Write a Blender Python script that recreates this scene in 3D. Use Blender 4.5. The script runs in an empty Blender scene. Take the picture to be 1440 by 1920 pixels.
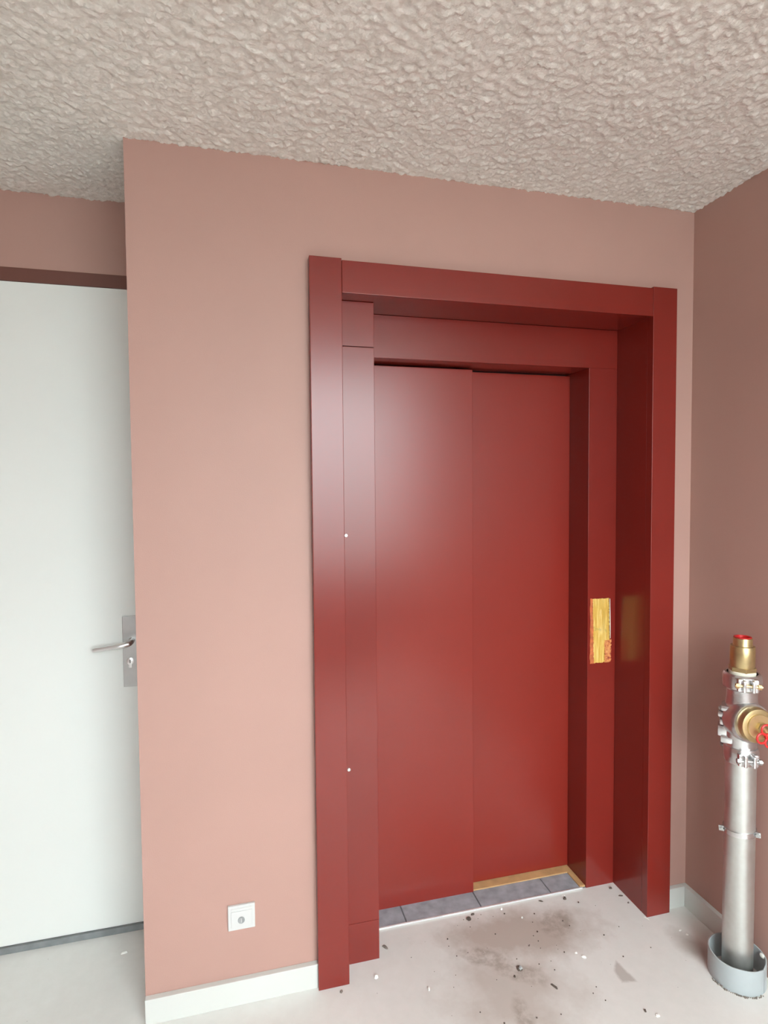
import bpy, bmesh, math, random
import numpy as np
from mathutils import Vector, Matrix

C = bpy.context.scene.collection
SC = bpy.context.scene
PI = math.pi
random.seed(7)

# ------------------------------------------------------------------ camera
F_PX = 1095.4
yaw, pitch, roll = 0.2524, -0.0420, -0.0083
cam_d = bpy.data.cameras.new('camera')
cam = bpy.data.objects.new('camera', cam_d); C.objects.link(cam)
cam_d.sensor_fit = 'HORIZONTAL'; cam_d.sensor_width = 36.0
cam_d.lens = F_PX / 1440 * 36.0
cam_d.clip_start = 0.02
fwd = Vector((math.sin(yaw)*math.cos(pitch), math.cos(yaw)*math.cos(pitch), math.sin(pitch)))
rt = Vector((math.cos(yaw), -math.sin(yaw), 0)); up = rt.cross(fwd)
r2 = math.cos(roll)*rt + math.sin(roll)*up
u2 = -math.sin(roll)*rt + math.cos(roll)*up
M = Matrix((r2, u2, -fwd)).transposed().to_4x4()
M.translation = Vector((0.2834, -1.827, 1.6031))
cam.matrix_world = M
SC.camera = cam

# ------------------------------------------------------------------ sky, exposure
SC.view_settings.view_transform = 'Standard'
SC.view_settings.look = 'None'
SC.view_settings.gamma = 1.0
SC.view_settings.use_curve_mapping = False
SC.view_settings.exposure = 1.2
SKY = 4.2
w = bpy.data.worlds.new('overcast_sky'); SC.world = w; w.use_nodes = True
bg = w.node_tree.nodes['Background']
# overcast sky: the standard gradient, brighter towards the zenith, the same all round
_t = w.node_tree
_tc = _t.nodes.new('ShaderNodeTexCoord'); _sp = _t.nodes.new('ShaderNodeSeparateXYZ')
_t.links.new(_tc.outputs['Generated'], _sp.inputs[0])
_mr = _t.nodes.new('ShaderNodeMapRange'); _mr.inputs['To Min'].default_value = 1.0; _mr.inputs['To Max'].default_value = 3.0
_t.links.new(_sp.outputs[2], _mr.inputs['Value'])
_mu = _t.nodes.new('ShaderNodeMath'); _mu.operation = 'MULTIPLY'; _mu.inputs[1].default_value = SKY
_t.links.new(_mr.outputs[0], _mu.inputs[0]); _t.links.new(_mu.outputs[0], bg.inputs[1])
bg.inputs[0].default_value = (0.87, 0.98, 1.0, 1)

# ------------------------------------------------------------------ materials
class NT:
    def __init__(s, name):
        m = bpy.data.materials.new(name); m.use_nodes = True
        s.m = m; s.t = m.node_tree; s.b = s.t.nodes['Principled BSDF']
    def n(s, typ, **kw):
        nd = s.t.nodes.new(typ)
        for k, v in kw.items(): setattr(nd, k, v)
        return nd
    def l(s, a, b): s.t.links.new(a, b)
    def coord(s, kind='Object'):
        return s.n('ShaderNodeTexCoord').outputs[kind]
    def noise(s, scale, detail=3, rough=.5, vec=None, dist=0):
        nd = s.n('ShaderNodeTexNoise')
        nd.inputs['Scale'].default_value = scale; nd.inputs['Detail'].default_value = detail
        nd.inputs['Roughness'].default_value = rough; nd.inputs['Distortion'].default_value = dist
        s.l(vec if vec is not None else s.geo(), nd.inputs['Vector'])
        return nd.outputs['Fac']
    def geo(s):
        if not hasattr(s, '_g'): s._g = s.n('ShaderNodeNewGeometry').outputs['Position']
        return s._g
    def ramp(s, fac, stops):
        nd = s.n('ShaderNodeValToRGB'); e = nd.color_ramp.elements
        while len(e) < len(stops): e.new(.5)
        for el, (p, c) in zip(e, stops): el.position = p; el.color = (*c, 1) if len(c) == 3 else c
        s.l(fac, nd.inputs[0]); return nd.outputs[0]
    def math(s, op, a, b=None, c=None, clamp=False):
        nd = s.n('ShaderNodeMath', operation=op, use_clamp=clamp)
        for i, v in enumerate((a, b, c)):
            if v is None: continue
            if isinstance(v, (int, float)): nd.inputs[i].default_value = v
            else: s.l(v, nd.inputs[i])
        return nd.outputs[0]
    def mix(s, fac, a, b):
        nd = s.n('ShaderNodeMix', data_type='RGBA')
        for sock, v in ((nd.inputs[0], fac), (nd.inputs[6], a), (nd.inputs[7], b)):
            if isinstance(v, tuple): sock.default_value = (*v, 1)
            elif isinstance(v, (int, float)): sock.default_value = v
            else: s.l(v, sock)
        return nd.outputs[2]
    def bump(s, h, strength=.3, dist=.01):
        nd = s.n('ShaderNodeBump'); nd.inputs['Strength'].default_value = strength
        nd.inputs['Distance'].default_value = dist
        s.l(h, nd.inputs['Height']); s.l(nd.outputs[0], s.b.inputs['Normal'])
    def set(s, col=None, rough=None, metal=None, spec=None, coat=None):
        for k, v in (('Base Color', col), ('Roughness', rough), ('Metallic', metal),
                     ('Specular IOR Level', spec), ('Coat Weight', coat)):
            if v is None: continue
            if isinstance(v, tuple): s.b.inputs[k].default_value = (*v, 1)
            elif isinstance(v, (int, float)): s.b.inputs[k].default_value = v
            else: s.l(v, s.b.inputs[k])
        return s

def simple(name, col, rough=.5, metal=0, var=.06, scale=8, bump=None, spec=.5):
    t = NT(name)
    f = t.noise(scale, 4)
    lo = tuple(c*(1-var) for c in col); hi = tuple(min(1, c*(1+var)) for c in col)
    t.set(t.ramp(f, [(.3, lo), (.7, hi)]), rough, metal, spec)
    if bump: t.bump(t.noise(bump[0], 2), bump[1], bump[2])
    return t.m

M_WALL = simple('terracotta_pink_wall_paint', (.465, .281, .240), .5, var=.025, scale=2.2, bump=(330, .12, .002), spec=.35)
M_RED = simple('dark_red_lacquer', (.205, .018, .012), .24, var=.05, scale=3, bump=(260, .035, .001), spec=.6)
M_REDDOOR = simple('dark_red_door_lacquer', (.245, .021, .013), .26, var=.04, scale=2.5, bump=(420, .05, .001), spec=.6)
M_BROWN = simple('dark_reddish_brown_frame_paint', (.15, .055, .040), .5)
M_WHITEDOOR = simple('white_door_paint', (.80, .82, .79), .38, var=.012, scale=2)
M_BASE = simple('white_baseboard_paint', (.64, .65, .62), .45, var=.015, scale=5)
M_PLASTIC = simple('white_plastic', (.62, .62, .61), .35, var=.01)
M_GREYPL = simple('grey_plastic', (.32, .33, .33), .4)
M_STEEL = simple('brushed_stainless_steel', (.50, .50, .495), .40, 1, var=.04, scale=30)
M_CHROME = simple('polished_steel', (.82, .82, .82), .38, 1, var=.02)
M_DARK = simple('dark_gap', (.03, .03, .03), .8)
M_STRIP = simple('grey_rubber_strip', (.22, .235, .24), .7, var=.15, scale=25)
M_TAN = simple('tan_wood_strip', (.60, .37, .17), .6, var=.15, scale=20)
M_ALU = simple('bright_metal_edge', (.9, .92, .92), .28, .6, var=.03)
M_BRASS = simple('dull_brass', (.54, .41, .21), .36, .85, var=.14, scale=35)
M_BRASSL = simple('pale_brass', (.80, .62, .33), .32, .85, var=.06, scale=40)  # paler brass for bolt and stem; on the valve face it paints in light
M_REDPL = simple('bright_red_plastic', (.62, .022, .022), .35, var=.05)
M_GASKET = simple('cream_thread_tape', (.80, .76, .64), .6)
M_SLEEVE = simple('grey_plastic_sleeve', (.42, .46, .47), .45, var=.05, scale=14)
M_TILE = simple('blue_grey_stone', (.36, .385, .42), .5, var=.22, scale=26, bump=(120, .2, .002))
M_JOINT = simple('dark_mortar_joint', (.17, .175, .185), .8, var=.2, scale=40)
M_CHIP_D = simple('dark_brown_dirt', (.11, .085, .07), .9, var=.3, scale=60)
M_CHIP_M = simple('grey_brown_dirt', (.22, .185, .16), .9, var=.3, scale=60)
M_CHIP_W = simple('white_plaster', (.86, .85, .80), .7, var=.05, scale=60)
M_CRACK = simple('dark_crack', (.03, .03, .03), .9)

def galv():
    t = NT('galvanised_steel')
    v = t.n('ShaderNodeTexVoronoi'); v.inputs['Scale'].default_value = 60
    t.l(t.geo(), v.inputs['Vector'])
    f = t.math('MULTIPLY_ADD', v.outputs['Distance'], .12, t.math('MULTIPLY', t.noise(7, 4), .9))
    t.set(t.ramp(f, [(.3, (.58, .58, .55)), (.7, (.72, .74, .72))]), t.ramp(f, [(.2, (.30,)*3), (.8, (.46,)*3)]), .9)
    t.bump(t.noise(40, 3), .03, .002)
    return t.m
M_GALV = galv()
M_CAST = simple('zinc_plated_cast_iron', (.66, .66, .66), .27, .92, var=.12, scale=45, bump=(70, .15, .003))

def ceiling_mat():
    t = NT('rough_sprayed_plaster')
    f = t.noise(55, 4, .6); g = t.noise(7, 3)
    v = t.n('ShaderNodeTexVoronoi'); v.inputs['Scale'].default_value = 75
    t.l(t.geo(), v.inputs['Vector'])
    vs = t.n('ShaderNodeSeparateColor'); t.l(v.outputs['Color'], vs.inputs[0])
    k = t.math('MULTIPLY_ADD', vs.outputs[0], .32, t.math('MULTIPLY_ADD', f, .5, t.math('MULTIPLY', g, .18)))
    t.set(t.ramp(k, [(.3, (.72, .68, .62)), (.55, (.80, .765, .71)), (.75, (.87, .84, .79))]), .8, spec=.25)
    t.bump(t.noise(160, 4, .6), .45, .006)
    return t.m
M_CEIL = ceiling_mat()

def floor_mat():
    t = NT('worn_pale_screed')
    pos = t.geo()
    sep = t.n('ShaderNodeSeparateXYZ'); t.l(pos, sep.inputs[0]); X, Y = sep.outputs[0], sep.outputs[1]
    n1 = t.noise(6, 5, .62); n2 = t.noise(28, 4, .6); n3 = t.noise(2.3, 3)
    wob = t.math('MULTIPLY', t.math('SUBTRACT', t.noise(9, 4, .65), .5), .55)
    wob2 = t.math('MULTIPLY', t.math('SUBTRACT', t.noise(31, 3, .6), .5), .30)
    base = t.ramp(t.math('MULTIPLY_ADD', n2, .35, t.math('MULTIPLY', n3, .65)),
                  [(.3, (.70, .685, .655)), (.55, (.755, .74, .71)), (.75, (.80, .79, .765))])
    def ell(cx, cy, rx, ry, a=0, soft=.35, wb=None):
        dx = t.math('SUBTRACT', X, cx); dy = t.math('SUBTRACT', Y, cy); c, s_ = math.cos(a), math.sin(a)
        u = t.math('DIVIDE', t.math('ADD', t.math('MULTIPLY', dx, c), t.math('MULTIPLY', dy, s_)), rx)
        v = t.math('DIVIDE', t.math('ADD', t.math('MULTIPLY', dx, -s_), t.math('MULTIPLY', dy, c)), ry)
        d = t.math('SQRT', t.math('ADD', t.math('MULTIPLY', u, u), t.math('MULTIPLY', v, v)))
        if wb is None: wb = wob
        d = t.math('ADD', d, t.math('MULTIPLY', wb, 2.0))
        return t.math('DIVIDE', t.math('SUBTRACT', 1.0, d), soft, clamp=True)
    # broad brownish spill in front of the door and trampled patches towards the viewer
    m = t.math('MULTIPLY', ell(1.25, .02, .36, .15, -.12, .6), .85)
    m = t.math('MAXIMUM', m, t.math('MULTIPLY', ell(1.12, -.20, .27, .26, .3, .7), .62))
    col = t.mix(m, base, (.455, .385, .335))
    patch = t.math('MAXIMUM', ell(1.40, .035, .085, .070, .3, .45), ell(1.09, -.045, .11, .045, -.5, .4))
    patch = t.math('MAXIMUM', patch, ell(1.17, -.13, .10, .05, -.6, .4))
    patch = t.math('MAXIMUM', patch, ell(1.10, -.30, .035, .12, -.2, .5))
    rag = t.ramp(n2, [(.38, (0, 0, 0)), (.60, (1, 1, 1))])
    col = t.mix(t.math('MULTIPLY', t.math('MULTIPLY', patch, rag), .62), col, (.30, .245, .20))
    # triangular damp mark: three half planes
    def half(x0, y0, x1, y1):
        nx, ny = -(y1-y0), (x1-x0); L = math.hypot(nx, ny); nx, ny = nx/L, ny/L
        d = t.math('ADD', t.math('MULTIPLY', t.math('SUBTRACT', X, x0), nx), t.math('MULTIPLY', t.math('SUBTRACT', Y, y0), ny))
        return t.math('DIVIDE', t.math('ADD', d, t.math('MULTIPLY', wob2, .05)), .010, clamp=True)
    Q = [(1.509, -.164), (1.470, -.203), (1.466, -.256), (1.524, -.268)]
    tri = half(*Q[3], *Q[0])
    for k in range(3): tri = t.math('MINIMUM', tri, half(*Q[k], *Q[k+1]))
    col = t.mix(t.math('MULTIPLY', tri, .6), col, (.36, .305, .27))
    # grime near the pipe sleeve and the skirting
    g = t.math('MULTIPLY', ell(1.80, -.19, .06, .12, .2, .8), .6)
    col = t.mix(g, col, (.34, .29, .25))
    # fine dark specks
    vo = t.n('ShaderNodeTexVoronoi'); vo.inputs['Scale'].default_value = 26; t.l(pos, vo.inputs['Vector'])
    sp = t.math('MULTIPLY', t.math('LESS_THAN', vo.outputs['Distance'], .04), t.math('GREATER_THAN', n1, .53))
    col = t.mix(t.math('MULTIPLY', sp, .6), col, (.2, .17, .14))
    t.set(col, t.ramp(n1, [(.3, (.42,)*3), (.7, (.58,)*3)]), spec=.4)
    t.bump(n2, .08, .004)
    return t.m
M_FLOOR = floor_mat()
M_GROUND = simple('outdoor_concrete_paving', (.20, .20, .19), .8, var=.15, scale=1.5)

def tape_mat():
    t = NT('yellow_masking_tape')
    pos = t.geo(); sep = t.n('ShaderNodeSeparateXYZ'); t.l(pos, sep.inputs[0]); X, Z = sep.outputs[0], sep.outputs[2]
    n = t.noise(60, 4, .6); 
    sc = t.n('ShaderNodeVectorMath', operation='MULTIPLY'); t.l(pos, sc.inputs[0]); sc.inputs[1].default_value = (110, 1, 14)
    st = t.noise(1, 3, .55, sc.outputs[0])
    base = t.ramp(st, [(.32, (.60, .34, .055)), (.5, (.68, .44, .10)), (.68, (.78, .56, .18))])
    dk = t.math('MULTIPLY', t.math('LESS_THAN', t.math('ABSOLUTE', t.math('SUBTRACT', Z, 1.035)), .018),
                t.math('GREATER_THAN', n, .56))
    t.set(t.mix(t.math('MULTIPLY', dk, .5), base, (.40, .30, .08)), .45)
    t.bump(n, .25, .003)
    return t.m
M_TAPE = tape_mat()
def torn_mat():
    t = NT('torn_orange_red_residue')
    n = t.noise(75, 5, .7)
    t.set(t.ramp(n, [(.40, (.28, .04, .02)), (.50, (.60, .20, .06)), (.68, (.75, .38, .14))]), .55)
    t.bump(n, .4, .003)
    return t.m
M_TORN = torn_mat()
M_ORANGE = simple('orange_tape_residue', (.56, .15, .05), .5, var=.35, scale=45)

# ------------------------------------------------------------------ mesh helpers
def B(): return bmesh.new()
def box(bm, x0, x1, y0, y1, z0, z1, bev=0):
    vs = [bm.verts.new((x, y, z)) for x in (x0, x1) for y in (y0, y1) for z in (z0, z1)]
    fs = [(0, 1, 3, 2), (4, 6, 7, 5), (0, 4, 5, 1), (2, 3, 7, 6), (0, 2, 6, 4), (1, 5, 7, 3)]
    F = [bm.faces.new([vs[i] for i in f]) for f in fs]
    if bev:
        es = {e for f in F for e in f.edges}
        bmesh.ops.bevel(bm, geom=list(es), offset=bev, segments=2, affect='EDGES', profile=.6)
    return bm
def xf(bm, start, mat):
    bm.verts.ensure_lookup_table()
    for v in list(bm.verts)[start:]: v.co = mat @ v.co
def frame_to(axis, loc):
    z = Vector(axis).normalized(); q = z.to_track_quat('Z', 'Y')
    m = q.to_matrix().to_4x4(); m.translation = Vector(loc); return m
def lathe(bm, prof, seg=48, mat=None, closed=False, a0=0, a1=2*PI):
    full = abs(a1-a0-2*PI) < 1e-6
    n = seg if full else seg+1
    rings = []
    for r, z in prof:
        if r < 1e-7:
            v = bm.verts.new((0, 0, z)); rings.append([v]*n); continue
        rings.append([bm.verts.new((r*math.cos(a0+(a1-a0)*i/seg), r*math.sin(a0+(a1-a0)*i/seg), z)) for i in range(n)])
    if closed: rings.append(rings[0])
    for A, Bq in zip(rings, rings[1:]):
        for i in range(seg):
            j = (i+1) % n
            q = []
            for v in (A[i], A[j], Bq[j], Bq[i]):
                if v not in q: q.append(v)
            if len(q) > 2: bm.faces.new(q)
    if mat is not None:
        for v in {v for r in rings for v in r}: v.co = mat @ v.co
    if closed and not full:
        for k in (0, -1):
            try: bm.faces.new([r[k] for r in rings[:-1]])
            except ValueError: pass
    return bm
def tube(bm, pts, rad, seg=14, cyclic=False, flat=1.0, cap=True):
    P = [Vector(p) for p in pts]; n = len(P); rings = []
    R = rad if isinstance(rad, (list, tuple)) else [rad]*n
    prev = None
    for i in range(n):
        a = P[(i-1) % n] if (cyclic or i) else P[0]; b = P[(i+1) % n] if (cyclic or i < n-1) else P[-1]
        t = (b-a).normalized()
        if prev is None:
            nrm = t.orthogonal().normalized()
        else:
            nrm = (prev - t*prev.dot(t)).normalized()
        prev = nrm; bi = t.cross(nrm)
        rings.append([bm.verts.new(P[i] + R[i]*(math.cos(2*PI*k/seg)*nrm + math.sin(2*PI*k/seg)*bi*flat)) for k in range(seg)])
    pairs = list(zip(rings, rings[1:])) + ([(rings[-1], rings[0])] if cyclic else [])
    for A, Bq in pairs:
        for k in range(seg): bm.faces.new((A[k], A[(k+1) % seg], Bq[(k+1) % seg], Bq[k]))
    if cap and not cyclic:
        bm.faces.new(rings[0][::-1]); bm.faces.new(rings[-1])
    return bm
def obj(name, bm, mat, parent=None, smooth=False, label=None, origin=None):
    """link a bmesh (given in world coordinates) as ONE mesh object"""
    bmesh.ops.recalc_face_normals(bm, faces=bm.faces)
    if origin is None: origin = parent_world(parent)
    if origin is not None:
        for v in bm.verts: v.co -= Vector(origin)
    me = bpy.data.meshes.new(name); bm.to_mesh(me); bm.free()
    me.materials.append(mat)
    if smooth:
        try:
            me.set_sharp_from_angle(angle=math.radians(35))
        except Exception: pass
        me.polygons.foreach_set('use_smooth', [True]*len(me.polygons))
    o = bpy.data.objects.new(name, me); C.objects.link(o)
    if parent is not None: o.parent = parent
    elif origin is not None: o.location = origin
    if label: o['label'] = label
    return o
def parent_world(p):
    if p is None: return None
    v = Vector((0, 0, 0))
    while p is not None: v = v + p.location; p = p.parent
    return v
def thing(name, loc, label, cat, group=None):
    o = bpy.data.objects.new(name, None); C.objects.link(o); o.location = loc
    o.empty_display_size = .1
    o['label'] = label; o['category'] = cat
    if group: o['group'] = group
    return o
def struct(name, bm, mat, parent=None, smooth=False):
    o = obj(name, bm, mat, parent, smooth)
    if parent is None: o['kind'] = 'structure'
    return o

# ------------------------------------------------------------------ dimensions (metres)
H, W = 2.60, 1.937
P_ = .0315                       # casing stands proud of the wall
XL0, XL1, XR0, XR1 = .5188, .6186, 1.7413, 1.8408
ZT0, ZT1 = 2.2034, 2.307
YP = .0442                       # face of the left post
XP, XQ = .737, 1.6173
YH = .1687                       # face of the inner header and jamb
ZH = 2.0554
YD1, YD2 = .2580, .3000          # door leaf faces
XM = 1.1731
YB = .36
YR = .4071                       # recess wall at the left
LX, BY, XWL = -2.6, -3.25, .0              # far left wall, open side behind the viewer

# ------------------------------------------------------------------ setting
bm = B(); box(bm, LX, W, BY, YR+.15, -.12, 0); struct('floor', bm, M_FLOOR)
bm = B(); box(bm, -60, 60, -90, BY-.2, -.30, -.14); struct('floor_outside', bm, M_GROUND)

def ceiling():
    # coarse slab plus a finely sprayed, truly lumpy underside over the part in view
    st = .005
    x0, x1, y0, y1 = -1.2, W, -1.05, YR
    nx, ny = int((x1-x0)/st)+1, int((y1-y0)/st)+1
    Hh = np.zeros((ny, nx)); rng = np.random.default_rng(3)
    n = 42000
    cx = rng.uniform(0, nx, n); cy = rng.uniform(0, ny, n)
    ra = rng.uniform(.8, 2.3, n); rb = ra*rng.uniform(.5, 1.0, n); an = rng.uniform(0, PI, n); hh = rng.uniform(.0012, .0062, n)*(.5+ra/3)
    for k in range(n):
        r = int(ra[k])+2; i0, i1 = max(0, int(cx[k])-r), min(nx, int(cx[k])+r+1); j0, j1 = max(0, int(cy[k])-r), min(ny, int(cy[k])+r+1)
        if i1 <= i0 or j1 <= j0: continue
        dx = np.arange(i0, i1)[None, :]-cx[k]; dy = np.arange(j0, j1)[:, None]-cy[k]
        c, s = math.cos(an[k]), math.sin(an[k])
        u = (dx*c+dy*s)/ra[k]; v = (-dx*s+dy*c)/rb[k]
        d = np.clip(1-(u*u+v*v), 0, 1)**.6*hh[k]
        Hh[j0:j1, i0:i1] = np.maximum(Hh[j0:j1, i0:i1], d)
    Hh += rng.normal(0, .0004, Hh.shape)
    xs = np.linspace(x0, x1, nx); ys = np.linspace(y0, y1, ny)
    XX, YY = np.meshgrid(xs, ys)
    co = np.stack([XX, YY, H+.002-Hh], -1).reshape(-1, 3).astype(np.float32)
    idx = np.arange(nx*ny).reshape(ny, nx)
    q = np.stack([idx[:-1, :-1], idx[1:, :-1], idx[1:, 1:], idx[:-1, 1:]], -1).reshape(-1, 4)
    # slab around it
    ex = [(LX, BY, H+.15), (W, BY, H+.15), (W, YR, H+.15), (LX, YR, H+.15),
          (LX, BY, H), (W, BY, H), (W, y0, H), (LX, y0, H), (x0, y0, H), (x0, YR, H), (LX, YR, H)]
    o_ = len(co); co = np.concatenate([co, np.array(ex, np.float32)])
    ef = [(0, 1, 2, 3), (4, 7, 6, 5), (7, 10, 9, 8), (4, 5, 1, 0), (7, 4, 0, 3)]
    q = np.concatenate([q, np.array(ef)+o_])
    me = bpy.data.meshes.new('ceiling')
    me.vertices.add(len(co)); me.vertices.foreach_set('co', co.ravel())
    me.loops.add(q.size); me.loops.foreach_set('vertex_index', q.ravel().astype(np.int32))
    me.polygons.add(len(q)); me.polygons.foreach_set('loop_start', np.arange(0, q.size, 4, dtype=np.int32))
    me.update(calc_edges=True); me.validate()
    me.materials.append(M_CEIL)
    me.polygons.foreach_set('use_smooth', [True]*len(me.polygons))
    o = bpy.data.objects.new('ceiling', me); C.objects.link(o); o['kind'] = 'structure'
ceiling()

# wall with the lift opening
bm = B()
HW = H + .14
box(bm, 0, XL0+.03, 0, YR+.15, 0, HW)
box(bm, XR1-.03, W, 0, YR+.15, 0, HW)
box(bm, XL0+.03, XR1-.03, 0, YR+.15, ZT1-.03, HW)
box(bm, XL0+.03, XL1-.001, .0345, YR+.15, 0, ZT1-.03)
box(bm, XL1-.001, XR1-.03, YB+.012, YR+.15, 0, ZT1-.03)  # unseen backing added to block sky light through the gaps by the post
struct('wall_front', bm, M_WALL)
bm = B(); box(bm, W, W+.15, BY, YR+.15, 0, HW); struct('wall_right', bm, M_WALL)
bm = B(); box(bm, LX-.15, LX, BY, YR+.15, 0, HW); struct('wall_left', bm, M_WALL)
DX0, DX1, DZ, DF = -1.02, -.045, 2.3018, 2.3494
bm = B()
box(bm, LX, DX0-.05, YR, YR+.15, 0, HW); box(bm, DX0-.05, 0, YR, YR+.15, DF, HW)
struct('wall_back', bm, M_WALL)
# unseen side behind the viewer: pier and parapet added to shape the daylight
bm = B(); box(bm, LX, XWL, BY-.15, BY, 0, HW); box(bm, XWL, W, BY-.15, BY, 0, .9); struct('wall_rear_unseen', bm, M_WALL)

# skirting
bm = B(); box(bm, .0, XL0, -.0189, 0, 0, .078, .002); struct('baseboard_front', bm, M_BASE)
bm = B(); box(bm, XR1, W-.0189, -.0189, 0, 0, .078, .002); struct('baseboard_corner', bm, M_BASE)
bm = B(); box(bm, W-.0189, W, -.235, 0, 0, .078, .002); struct('baseboard_right', bm, M_BASE)

# white door in the recess at the left
door = bpy.data.objects.new('door_1', None); C.objects.link(door); door.location = ((DX0+DX1)/2, YR, 0); door['kind'] = 'structure'
bm = B(); box(bm, DX0, DX1, YR-.004, YR+.04, .024, DZ, .002); obj('door_leaf', bm, M_WHITEDOOR, door)
bm = B(); box(bm, DX0-.05, 0, YR-.002, YR+.12, DZ+.002, DF, .001)
box(bm, DX0-.05, DX0-.003, YR-.002, YR+.12, 0, DZ+.002); box(bm, DX1+.003, 0, YR-.002, YR+.12, 0, DZ+.002)
obj('door_frame', bm, M_BROWN, door)
bm = B(); box(bm, DX0, DX1, YR-.012, YR+.09, 0, .022, .001); obj('threshold', bm, M_STRIP, door)
bm = B(); box(bm, -.107, -.060, YR-.010, YR-.004, .899, 1.153, .002); hp = obj('handle_plate', bm, M_STEEL, door)
hpts = [(-.076, YR-.008, 1.066), (-.076, YR-.030, 1.066), (-.077, YR-.046, 1.0655), (-.083, YR-.057, 1.064), (-.095, YR-.061, 1.062),
        (-.115, YR-.060, 1.059), (-.145, YR-.058, 1.056), (-.175, YR-.057, 1.053), (-.194, YR-.056, 1.051), (-.198, YR-.056, 1.0505)]
bm = B(); tube(bm, hpts, [.0105, .0105, .0105, .0105, .0102, .0095, .0088, .0080, .0068, .003], 18)
obj('lever_handle', bm, M_CHROME, door, True)
bm = B(); lathe(bm, [(.0, .0), (.0125, .0), (.0125, .003), (.010, .004), (0, .004)], 24, frame_to((0, -1, 0), (-.083, YR-.010, .991)))
box(bm, -.0885, -.0775, YR-.0135, YR-.010, .968, .985, .001)
cyl = obj('lock_cylinder', bm, M_CHROME, door, True)
bm = B(); box(bm, -.0842, -.0818, YR-.0148, YR-.0138, .985, .997); obj('keyhole', bm, M_DARK, cyl)

# ------------------------------------------------------------------ lift casing round the opening
cas = thing('elevator_casing', ((XL0+XR1)/2, 0, 0), 'dark red lacquered outer casing framing the lift recess in the pink wall', 'door casing')
bm = B(); box(bm, XL0, XL1, -P_, .034, 0, ZT1, .0016); obj('casing_board', bm, M_RED, cas)
bm = B(); box(bm, XR0, XR1, -P_, -.0005, 0, ZT1, .0016); obj('casing_board', bm, M_RED, cas)
bm = B(); box(bm, XL1+.0008, XR0-.0008, -P_+.0006, -.0005, ZT0, ZT1-.005, .0016); obj('head_casing', bm, M_RED, cas)
bm = B(); box(bm, XR0+.0005, XR0+.022, 0, YB+.010, 0, ZT0+.02); obj('side_lining', bm, M_RED, cas)
bm = B(); box(bm, XL1, XR0, 0, YB+.010, ZT0+.0005, ZT0+.022); obj('head_lining', bm, M_RED, cas)

# ------------------------------------------------------------------ lift landing door
dr = thing('elevator_door', ((XP+XQ)/2, YH, 0), 'dark red two-leaf sliding lift door with post, header and jamb inside the casing', 'elevator door')
post = B(); box(post, XL1+.0002, XP-.0003, YP+.010, YB, 0, ZT0-.0006)
post = obj('side_post', post, M_RED, dr)
bm = B(); box(bm, XL1+.0004, XP, YP, YP+.010, 2.0600, ZT0-.0006, .0012); obj('cover_panel', bm, M_RED, post)
bm = B(); box(bm, XL1+.0022, XP, YP, YP+.010, .1385, 2.0580, .0012); obj('cover_panel', bm, M_RED, post)
bm = B(); box(bm, XL1+.0006, XP, YP, YP+.010, 0, .1372, .0012); obj('cover_panel', bm, M_RED, post)
for z, x in ((1.4476, .6372), (.6689, .6384)):
    bm = B(); lathe(bm, [(.0055, 0), (.0055, .0022), (.0045, .003), (.0028, .003), (.0026, .0016), (.0012, .0016), (.001, .0026), (0, .0026)], 24, frame_to((0, -1, 0), (x, YP, z)))
    obj('screw', bm, M_CHROME, post, True, 'small bright round screw head')
bm = B(); box(bm, XP+.0004, XR0-.0004, YH, YB, ZH, ZT0-.0006, .0005); obj('header', bm, M_RED, dr)
bm = B(); box(bm, XQ, XR0-.0004, YH, YB, 0, ZH-.0003, .0005); obj('jamb', bm, M_RED, dr)
bm = B(); box(bm, XP+.0006, XM, YD1, YD1+.030, .0045, ZH-.008, .0012); obj('door_panel', bm, M_REDDOOR, dr)
bm = B(); box(bm, XM-.035, XQ-.0008, YD2, YD2+.028, .0115, ZH-.008, .0012); obj('door_panel', bm, M_REDDOOR, dr)
bm = B(); box(bm, XP+.0006, XQ-.0008, YD2+.0285, YB, .0005, ZH-.001); obj('shade_backing', bm, M_DARK, dr)  # black sheet added to stand in for shade above the leaves

# sill of blue-grey stone tiles with a bright edge strip and tan strips
sill = B(); box(sill, XP+.0006, XQ-.0006, YH+.0006, YB-.008, .0003, .0022)
sill = obj('sill', sill, M_JOINT, dr)
XT = 1.5915
for a, b in ((XP+.001, .8695), (.8745, 1.1665), (1.1715, 1.4625), (1.4675, XT)):
    bm = B(); box(bm, a, b, YH+.0045, .2625, .0022, .0055, .0012); obj('sill_tile', bm, M_TILE, sill)
bm = B(); box(bm, XP+.0006, XT+.010, YH-.0016, YH+.0036, .0004, .0068, .0006); obj('edge_strip', bm, M_ALU, sill)
bm = B(); box(bm, XM+.001, XQ-.001, .2632, YD2+.018, .0022, .0090, .002); obj('tan_strip', bm, M_TAN, sill)
bm = B(); box(bm, XT+.001, XQ-.001, YH+.004, .2628, .0022, .0090, .002); obj('tan_strip', bm, M_TAN, sill)

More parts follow.
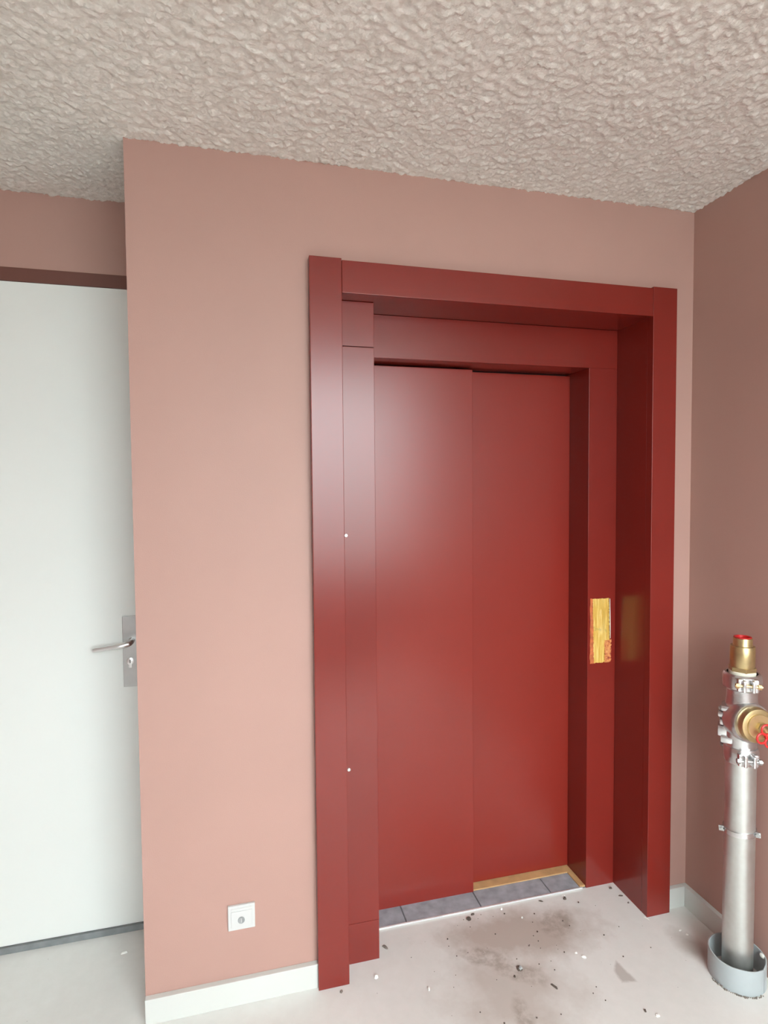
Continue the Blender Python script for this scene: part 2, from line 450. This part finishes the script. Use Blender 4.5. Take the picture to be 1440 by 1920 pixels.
# ------------------------------------------------------------------ yellow tape patch on the jamb
rng = random.Random(4)
tp = thing('tape_patch', (1.677, YH, 1.03), 'torn yellow tape patch stuck on the red lift jamb at button height', 'tape')
def sheet(x0, x1, z0, z1, y, nx, nz, edge, bulge=None, seed=0, skew=0):
    r = random.Random(seed); bm = B(); g = []
    ej = [[r.uniform(-edge, edge) for _ in range(nz+1)] for _ in (0, 1)]; tj = [[r.uniform(-edge, edge) for _ in range(nx+1)] for _ in (0, 1)]
    for layer in (0, 1):
        L = []
        for j in range(nz+1):
            row = []
            for i in range(nx+1):
                s, t = i/nx, j/nz
                X = x0+(x1-x0)*s + (ej[0][j]*(1-s) + ej[1][j]*s) + skew*t
                Z = z0+(z1-z0)*t + (tj[0][i]*(1-t) + tj[1][i]*t)
                h = .0012 if layer else .0
                if layer:
                    h += .0009*math.sin(47*X*10+3*Z)*math.sin(9*Z*5)+r.uniform(0, .0006)
                    if bulge: h += bulge(X, Z)
                row.append(bm.verts.new((X, y-h, Z)))
            L.append(row)
        g.append(L)
    for layer in (0, 1):
        L = g[layer]
        for j in range(nz):
            for i in range(nx): bm.faces.new((L[j][i], L[j][i+1], L[j+1][i+1], L[j+1][i]))
    for i in range(nx):
        bm.faces.new((g[0][0][i], g[0][0][i+1], g[1][0][i+1], g[1][0][i])); bm.faces.new((g[0][nz][i], g[0][nz][i+1], g[1][nz][i+1], g[1][nz][i]))
    for j in range(nz):
        bm.faces.new((g[0][j][0], g[0][j+1][0], g[1][j+1][0], g[1][j][0])); bm.faces.new((g[0][j][nx], g[0][j+1][nx], g[1][j+1][nx], g[1][j][nx]))
    return bm
def bulge(x, z):
    d = ((x-1.677)/.012)**2 + ((z-1.07)/.048)**2
    e = ((x-1.682)/.018)**2 + ((z-1.027)/.016)**2
    return .006*max(0, 1-d)**.7 + .004*max(0, 1-e)**.7 if (d < 1 or e < 1) else 0
obj('orange_strip', sheet(1.6275, 1.650, .9040, 1.161, YH-.0006, 4, 24, .0015, None, 2), M_ORANGE, tp, True, 'orange-red strip of tape residue along the left edge')
obj('tape_sheet', sheet(1.644, 1.715, .9060, 1.1600, YH-.0020, 22, 60, .0016, bulge, 5, -.006), M_TAPE, tp, True)
obj('torn_corner', sheet(1.6905, 1.7195, .9065,   .9945, YH-.0040, 9, 20, .0024, None, 8), M_TORN, tp, True, 'orange and dark red torn corner at the lower right')
obj('curled_edge', tube(B(), [(1.7135, YH-.0035, 1.158), (1.7140, YH-.0045, 1.10), (1.7150, YH-.0045, 1.05), (1.7165, YH-.0038, 1.0)], [.0012, .0018, .0018, .001], 8), M_GASKET, tp, True, 'pale curled paper edge on the right')

# ------------------------------------------------------------------ wall socket
so = thing('wall_socket', (.285, 0, .273), 'small white square wall socket low on the pink wall above the skirting', 'socket')
bm = B(); box(bm, .2437, .3255, -.0085, 0, .2336, .3114, .0022); obj('frame', bm, M_PLASTIC, so)
bm = B(); box(bm, .2530, .3165, -.0105, -.008, .2425, .2935, .0012); obj('cover_plate', bm, M_PLASTIC, so)
bm = B(); box(bm, .2530, .3165, -.0102, -.008, .2958, .3030, .0010); obj('hinge_bar', bm, M_PLASTIC, so)
bm = B(); lathe(bm, [(.0105, 0), (.0105, .0022), (.009, .003), (.0075, .002), (0, .002)], 28, frame_to((0, -1, 0), (.2838, -.0105, .2655)))
kb = obj('round_insert', bm, M_GREYPL, so, True, 'grey round insert')
bm = B(); box(bm, .2828, .2848, -.0138, -.0124, .259, .272, .0004); obj('slot', bm, M_PLASTIC, kb)

# ------------------------------------------------------------------ standpipe at the right wall
PX, PY = 1.850, -.325
sp = thing('standpipe', (PX, PY, 0), 'galvanised vertical standpipe with brass outlet and red handwheel by the right wall', 'pipe')
er, ec = Vector((.69, -.72, 0)), Vector((-.72, -.69, 0)); ez = Vector((0, 0, 1))
base = Vector((PX, PY, 0))
def axm(z=0): return Matrix.Translation((PX, PY, z))
def loc_m(c, xaxis, yaxis):
    zx = xaxis.cross(yaxis); m = Matrix((xaxis, yaxis, zx)).transposed().to_4x4(); m.translation = c; return m
def obox(bm, c, ax, ay, sx, sy, sz, bev=.002):
    n = len(bm.verts); t = B(); box(t, -sx/2, sx/2, -sy/2, sy/2, -sz/2, sz/2, bev)
    m = loc_m(Vector(c), ax, ay)
    for v in t.verts: v.co = m @ v.co
    me = bpy.data.meshes.new('tmp'); t.to_mesh(me); t.free(); bm.from_mesh(me); bpy.data.meshes.remove(me)
R_ = .0445
bm = B(); lathe(bm, [(0, .001), (R_, .001), (R_, .742), (0, .742)], 64, axm()); obj('pipe', bm, M_GALV, sp, True)
# body of the tee between the two couplings, with the branch collar
bm = B(); lathe(bm, [(0, .744), (R_*.97, .744), (R_*1.03, .775), (R_*1.06, .80), (R_*1.06, .885), (R_*1.03, .905), (R_*.97, .93), (R_*.97, .955), (0, .955)], 64, axm())
obj('tee_body', bm, M_CAST, sp, True)
bd = Vector((-.18, -.98, .06)).normalized(); bx = Vector((-bd.y, bd.x, 0)).normalized(); bx = bx if bx.x > 0 else -bx
bz = .854
bc = base + ez*bz
bm = B(); lathe(bm, [(.0, .0), (.066, .0), (.066, .030), (.064, .044), (.060, .052), (.054, .052), (.0, .050)], 56, frame_to(bd, bc))
obj('branch_collar', bm, M_CAST, sp, True)
# saddle clamp halves with lugs on the left of the pipe
bm = B()
for s, zc in ((1, .885), (-1, .808)):
    lathe(bm, [(R_*1.05, zc-.012), (R_*1.25, zc-.010), (R_*1.25, zc+.010), (R_*1.05, zc+.012)], 48, axm(), True)
    obox(bm, base + er*-.050 + ec*.014 + ez*(zc - s*(.018 if s > 0 else .006)), er, ec, .030, .050, (.016 if s > 0 else .034), .005)
    obox(bm, base + er*-.040 + ec*.026 + ez*(zc + s*(.004 if s > 0 else .018)), er, ec, .034, .034, (.018 if s > 0 else .026), .007)
sad = obj('saddle_clamp', bm, M_CAST, sp, True)
bm = B(); obox(bm, base + er*-.043 + ec*.026 + ez*.8435, er, ec, .032, .028, .018, .003); obj('clamp_spacer', bm, M_CAST, sad, True)
bm = B(); tube(bm, [base + er*-.058 + ec*.014 + ez*z for z in (.812, .888)], .0035, 12)
for z in (.881,):
    lathe(bm, [(0, -.003), (.007, -.003), (.007, .003), (0, .003)], 6, Matrix.Translation(base + er*-.058 + ec*.014 + ez*z))
obj('bolt', bm, M_STEEL, sad, True)
# grooved couplings
def coupling(z0, z1, lug_c, lug_r, name, k=1.0):
    h = z1-z0; zm = (z0+z1)/2
    bm = B()
    lathe(bm, [(R_*.99, z0), (R_*1.12*k**.5, z0), (R_*1.24*k, z0+.006), (R_*1.27*k, zm), (R_*1.24*k, z1-.006), (R_*1.12*k**.5, z1), (R_*.99, z1)], 56, axm(), True)
    d = (ec*lug_c + er*lug_r).normalized(); tg = ez.cross(d).normalized(); tg = tg if tg.dot(er) > 0 else -tg
    for s in (-1, 1):
        for q in (-1, 1):
            obox(bm, base + d*q*.060 + tg*s*.013 + ez*zm, tg, d, .010, .028, h*.72, .004)
            obox(bm, base + d*q*.053 + tg*s*.022 + ez*zm, tg, d, .016, .020, h*.80, .006)
    o = obj(name, bm, M_CAST, sp, True)
    for q in (-1, 1):
        bm = B(); c = base + d*q*.064 + ez*zm
        tube(bm, [c + tg*t for t in (-.038, .038)], .0042, 12)
        for t in (-.032, .030): lathe(bm, [(0, -.0045), (.0085, -.0045), (.0085, .0045), (0, .0045)], 6, frame_to(tg, c + tg*t))
        obj('bolt', bm, M_BRASSL if q > 0 and name == 'upper_coupling' else M_STEEL, o, True)
    return o
coupling(.952, 1.003, 1, .30, 'upper_coupling')
coupling(.716, .766, 1, .40, 'lower_coupling', .90)
# brass head on top
bm = B(); lathe(bm, [(0, .998), (.038, .998), (.0385, 1.001), (.0385, 1.009), (.037, 1.010), (0, 1.010)], 40, axm()); obj('thread_tape', bm, M_GASKET, sp, True)
bm = B(); lathe(bm, [(0, 1.009), (.0395, 1.009), (.0395, 1.022), (0, 1.022)], 6, axm()); obj('hexagon_base', bm, M_BRASS, sp)
bm = B(); lathe(bm, [(0, 1.021), (.0335, 1.021), (.0355, 1.027), (.0355, 1.086), (.034, 1.0895), (.0285, 1.0905), (.0275, 1.0925), (.0275, 1.1130), (.0268, 1.1150), (.0225, 1.1150), (.0215, 1.104), (0, 1.104)], 56, axm())
obj('brass_head', bm, M_BRASS, sp, True)
bm = B(); lathe(bm, [(0, 1.1045), (.0214, 1.1045), (.0214, 1.1160), (.0255, 1.1160), (.0255, 1.1180), (.0195, 1.1180), (.0185, 1.1075), (0, 1.1075)], 40, axm())
obj('red_plug', bm, M_REDPL, sp, True)
# brass outlet valve on the branch
bm = B(); lathe(bm, [(0, .050), (.053, .050), (.0545, .056), (.0545, .068), (.051, .077), (.041, .0795), (0, .0795)], 56, frame_to(bd, bc)); obj('valve_body', bm, M_BRASS, sp, True)
bm = B(); lathe(bm, [(0, .0792), (.0380, .0792), (.0380, .0845), (.0365, .086), (0, .086)], 56, frame_to(bd, bc)); obj('valve_face', bm, M_BRASSL, sp, True)
bm = B(); lathe(bm, [(0, .0859), (.0165, .0859), (.0165, .0965), (.0145, .0985), (0, .0985)], 6, frame_to(bd, bc)); obj('hexagon_nut', bm, M_BRASS, sp)
bm = B()
wc = bc + bd*.114 + Vector((.004, 0, -.018))
st_ = B(); tube(st_, [bc + bd*.096, bc + bd*.102 + Vector((.003, 0, -.004)), wc + bd*.007], [.0065, .0062, .0048], 18); obj('valve_stem', st_, M_BRASSL, sp, True)
for k in range(4):
    a = PI/2 + k*PI/2 + .28
    lc = wc + (bx*math.cos(a) + ez*math.sin(a))*.0205
    tube(bm, [lc + (bx*math.cos(t) + ez*math.sin(t))*.0150 for t in [2*PI*i/28 for i in range(28)]], .0034, 10, True)
lathe(bm, [(.0050, -.004), (.0105, -.004), (.0105, .004), (.0050, .004)], 24, frame_to(bd, wc), True)
obj('handwheel', bm, M_REDPL, sp, True, 'red four-lobed handwheel')
# pipe strap with bolt ears, tilted a little
tl = Matrix.Translation(base + ez*.490) @ Matrix.Rotation(math.radians(4), 4, ec) @ Matrix.Translation(-(base + ez*.490))
bm = B(); lathe(bm, [(R_+.0006, .482), (R_+.0036, .482), (R_+.0036, .498), (R_+.0006, .498)], 56, axm(), True)
for s in (-1, 1): obox(bm, base + er*s*.049 + ec*.016 + ez*.490, er, ec, .018, .006, .017, .001)
for v in bm.verts: v.co = tl @ v.co
stp = obj('pipe_strap', bm, M_CAST, sp, True)
for s in (-1, 1):
    bm = B(); c = tl @ (base + er*s*.050 + ec*.016 + ez*.490)
    tube(bm, [c - ec*.014, c + ec*.010], .0036, 10); lathe(bm, [(0, 0), (.0068, 0), (.0068, .005), (0, .005)], 6, frame_to(ec, c + ec*.0026))
    obj('bolt', bm, M_STEEL, stp, True)
bm = B(); tube(bm, [base - ec*.049 + ez*.49, Vector((W-.001, PY+.055, .49))], .005, 12); obj('wall_bracket', bm, M_CAST, stp, True)

# grey sleeve in the floor round the pipe: a cut ring with a split
RS = .083
sl = thing('floor_sleeve', (PX, PY, 0), 'low grey plastic sleeve ring on the floor around the pipe foot', 'pipe sleeve')
def sleeve():
    bm = B(); n = 88; a_s = math.radians(-72)      # the split
    gap = .020
    rows = []
    for i in range(n+1):
        a = a_s + gap + (2*PI-2*gap)*i/n
        near = math.exp(-((min(i, n-i))/1.6)**2)
        top = .080 + .0012*math.sin(5*a) - .004*near
        # keep clear of the wall
        ring = []
        for r, z in ((RS, 0), (RS, top-.001), (RS-.001, top), (RS-.0035, top), (RS-.0042, top-.001), (RS-.0042, 0)):
            x = PX-.002 + r*math.cos(a); x = min(x, W-.0008 - (RS-r)*.6)
            ring.append(bm.verts.new((x, PY + r*math.sin(a), z)))
        rows.append(ring)
    for A, Bq in zip(rows, rows[1:]):
        for k in range(6): bm.faces.new((A[k], A[(k+1) % 6], Bq[(k+1) % 6], Bq[k]))
    bm.faces.new(rows[0]); bm.faces.new(rows[-1][::-1])
    return bm
obj('ring', sleeve(), M_SLEEVE, sl, True)
bm = B()
rr = random.Random(11)
for i in range(30):      # crumbly bead of filler where the ring meets the floor
    a = math.radians(175 + i*3.6); r = RS+.002+rr.uniform(0, .004); s = rr.uniform(.0015, .0038)
    bmesh.ops.create_icosphere(bm, subdivisions=1, radius=s, matrix=Matrix.Translation((PX-.002+r*math.cos(a), PY+r*math.sin(a), s*.5)))
fb = obj('filler_bead', bm, M_CHIP_M, sl); fb['kind'] = 'stuff'
bm = B(); bmesh.ops.create_icosphere(bm, subdivisions=2, radius=.008, matrix=Matrix.Translation((PX+.066, PY-.032, .076)) @ Matrix.Diagonal((.5, 1.2, 1.0, 1)))
obj('plaster_crumb', bm, M_CHIP_W, sl)

# ------------------------------------------------------------------ dirt and chips lying on the floor
cw = cam.matrix_world
def floor_pt(u, v):
    d = r2*(u-720)/F_PX - u2*(v-960)/F_PX + fwd
    o = M.translation; t = -o.z/d.z
    return o + d*t
def chip(L, Wd, Ht, seed, c, rot):
    r = random.Random(seed); bm = B()
    n = 8
    lo, hi = [], []
    for k in range(n):
        a = 2*PI*k/n; j = r.uniform(.7, 1.12)
        x, y = L/2*math.cos(a)*j, Wd/2*math.sin(a)*j
        X, Y = x*math.cos(rot)-y*math.sin(rot), x*math.sin(rot)+y*math.cos(rot)
        lo.append(bm.verts.new((c.x+X, c.y+Y, .0003))); hi.append(bm.verts.new((c.x+X*.7, c.y+Y*.7, .0003+Ht*r.uniform(.7, 1.1))))
    for k in range(n): bm.faces.new((lo[k], lo[(k+1) % n], hi[(k+1) % n], hi[k]))
    t = bm.verts.new((c.x, c.y, Ht*1.15))
    for k in range(n): bm.faces.new((hi[k], hi[(k+1) % n], t))
    bm.faces.new(lo[::-1])
    return bm
CHIPS = [
 (722, 1776, .027, .014, .004, -1.0, M_CHIP_M, 'dirt_flake', 'grey-brown dirt flake on the floor just right of the left red post', 'dirt'),
 (879, 1723, .024, .019, .005, .5, M_CHIP_D, 'dirt_clump', 'dark angular dirt clump in front of the middle of the stone sill', 'dirt'),
 (886, 1715, .016, .009, .004, .2, M_CHIP_D, 'dirt_clump', 'small dark crumb touching the sill strip behind the dark angular clump', 'dirt'),
 (965, 1831, .009, .009, .004, 0, M_CHIP_D, 'dirt_clump', 'tiny dark pellet just in front of the round grey pebble', 'dirt'),
 (706, 1833, .016, .013, .008, .3, M_CHIP_W, 'plaster_crumb', 'round whitish plaster crumb on the floor before the left red post', 'plaster'),
 (804, 1855, .014, .008, .005, 1.2, M_CHIP_W, 'plaster_crumb', 'lone white plaster crumb on the clean floor left of the brown stain', 'plaster'),
 (940, 1705, .012, .009, .005, .8, M_CHIP_W, 'plaster_crumb', 'white crumb beside the sill strip below the left edge of the right leaf', 'plaster'),
 (979, 1721, .012, .009, .005, .1, M_CHIP_W, 'plaster_crumb', 'pale crumb within the brown floor stain, in front of the sill', 'plaster'),
 (1095, 1795, .020, .011, .006, -.7, M_CHIP_W, 'plaster_crumb', 'largest bright white plaster chip, middle of the floor right of the stain', 'plaster'),
 (1080, 1787, .010, .008, .004, .2, M_CHIP_W, 'plaster_crumb', 'smaller white chip just left of the largest white chip', 'plaster'),
 (1014, 1690, .020, .006, .003, -.5, M_CHIP_D, 'dirt_clump', 'thin dark sliver by the sill strip right of the stone joint', 'dirt'),
 (1145, 1666, .014, .010, .005, 0, M_CHIP_D, 'dirt_clump', 'dark crumb in the corner at the foot of the right jamb', 'dirt'),
 (1164, 1680, .020, .007, .004, -.3, M_CHIP_D, 'dirt_clump', 'dark bent sliver beside the right red lining on the floor', 'dirt'),
 (1178, 1693, .008, .007, .004, 0, M_CHIP_D, 'dirt_clump', 'tiny dark crumb against the right red lining, nearest the casing', 'dirt'),
 (1039, 1850, .034, .008, .004, -1.1, M_CHIP_D, 'wood_splinter', 'dark narrow splinter on the floor in front of the round pebble', 'splinter'),
 (1275, 1745, .014, .007, .004, .1, M_CHIP_W, 'plaster_crumb', 'white chip on the floor near the right skirting, left of its pair', 'plaster'),
 (1288, 1753, .012, .006, .004, -.4, M_CHIP_W, 'plaster_crumb', 'white chip on the floor near the right skirting, right of its pair', 'plaster'),
 (640, 1860, .014, .009, .004, 1.0, M_CHIP_M, 'dirt_clump', 'small brown crumb at the foot of the left casing board', 'dirt'),
 (233, 1787, .030, .010, .006, .2, M_CHIP_W, 'plaster_crumb', 'white plaster curl on the floor before the white door', 'plaster'),
 (1210, 1896, .012, .008, .004, 1.2, M_CHIP_D, 'dirt_clump', 'small dark crumb at the front edge of the floor, left of the sleeve', 'dirt'),
 (1233, 1905, .014, .010, .004, 0, M_CHIP_W, 'plaster_crumb', 'whitish speck at the front edge of the floor, right of a dark crumb', 'plaster'),
 (1336, 1782, .022, .010, .004, -.9, M_CHIP_M, 'dirt_flake', 'brown dirt flake on the floor against the left of the grey sleeve', 'dirt'),
]
for i, (u, v, L, Wd, Ht, rot, m, nm, lab, cat) in enumerate(CHIPS):
    p = floor_pt(u, v)
    o = obj(nm, chip(L, Wd, Ht, i, p, rot), m, origin=Vector((p.x, p.y, 0)))
    o['label'] = lab; o['category'] = cat
# round pebble with a lighter middle
p = floor_pt(974, 1816)
pb = thing('pebble', (p.x, p.y, 0), 'round grey pebble with a dark rim lying on the brown floor stain', 'pebble')
obj('rim', chip(.027, .027, .005, 31, p, 0), M_CHIP_D, pb)
obj('core', chip(.016, .016, .0085, 32, p + Vector((.002, -.003, 0)), .4), M_SLEEVE, pb)
# nut-like ring crumb at the sill
p = floor_pt(1059, 1685)
nb = thing('metal_scrap', (p.x, p.y, 0), 'small dark scrap with a white fleck below the right end of the sill', 'scrap')
obj('scrap_body', chip(.018, .013, .006, 41, p, .5), M_CHIP_D, nb)
obj('white_fleck', chip(.018, .007, .004, 42, p + Vector((.002, .014, 0)), 0), M_CHIP_W, nb)
# scattered grit too small to count
bm = B(); rr = random.Random(21)
for k in range(60):
    x = rr.gauss(1.25, .22); y = rr.gauss(-.02, .14)
    if y > .155 or x < .76 or x > 1.70 or (x < XP+.02 and y > YP): continue
    s = rr.uniform(.0010, .0030)
    bmesh.ops.create_icosphere(bm, subdivisions=1, radius=s, matrix=Matrix.Translation((x, y, s*.6)))
g = obj('floor_grit', bm, M_CHIP_D, origin=Vector((1.25, 0, 0))); g['kind'] = 'stuff'; g['label'] = 'fine dark grit scattered over the floor in front of the lift door'; g['category'] = 'grit'
# drip of white paint under the right casing board
p = floor_pt(1213, 1722)
o = obj('paint_drip', chip(.022, .005, .002, 51, p, -1.1), M_CHIP_W, origin=Vector((p.x, p.y, 0))); o['label'] = 'white paint drip on the floor at the corner of the right casing board'; o['category'] = 'paint'
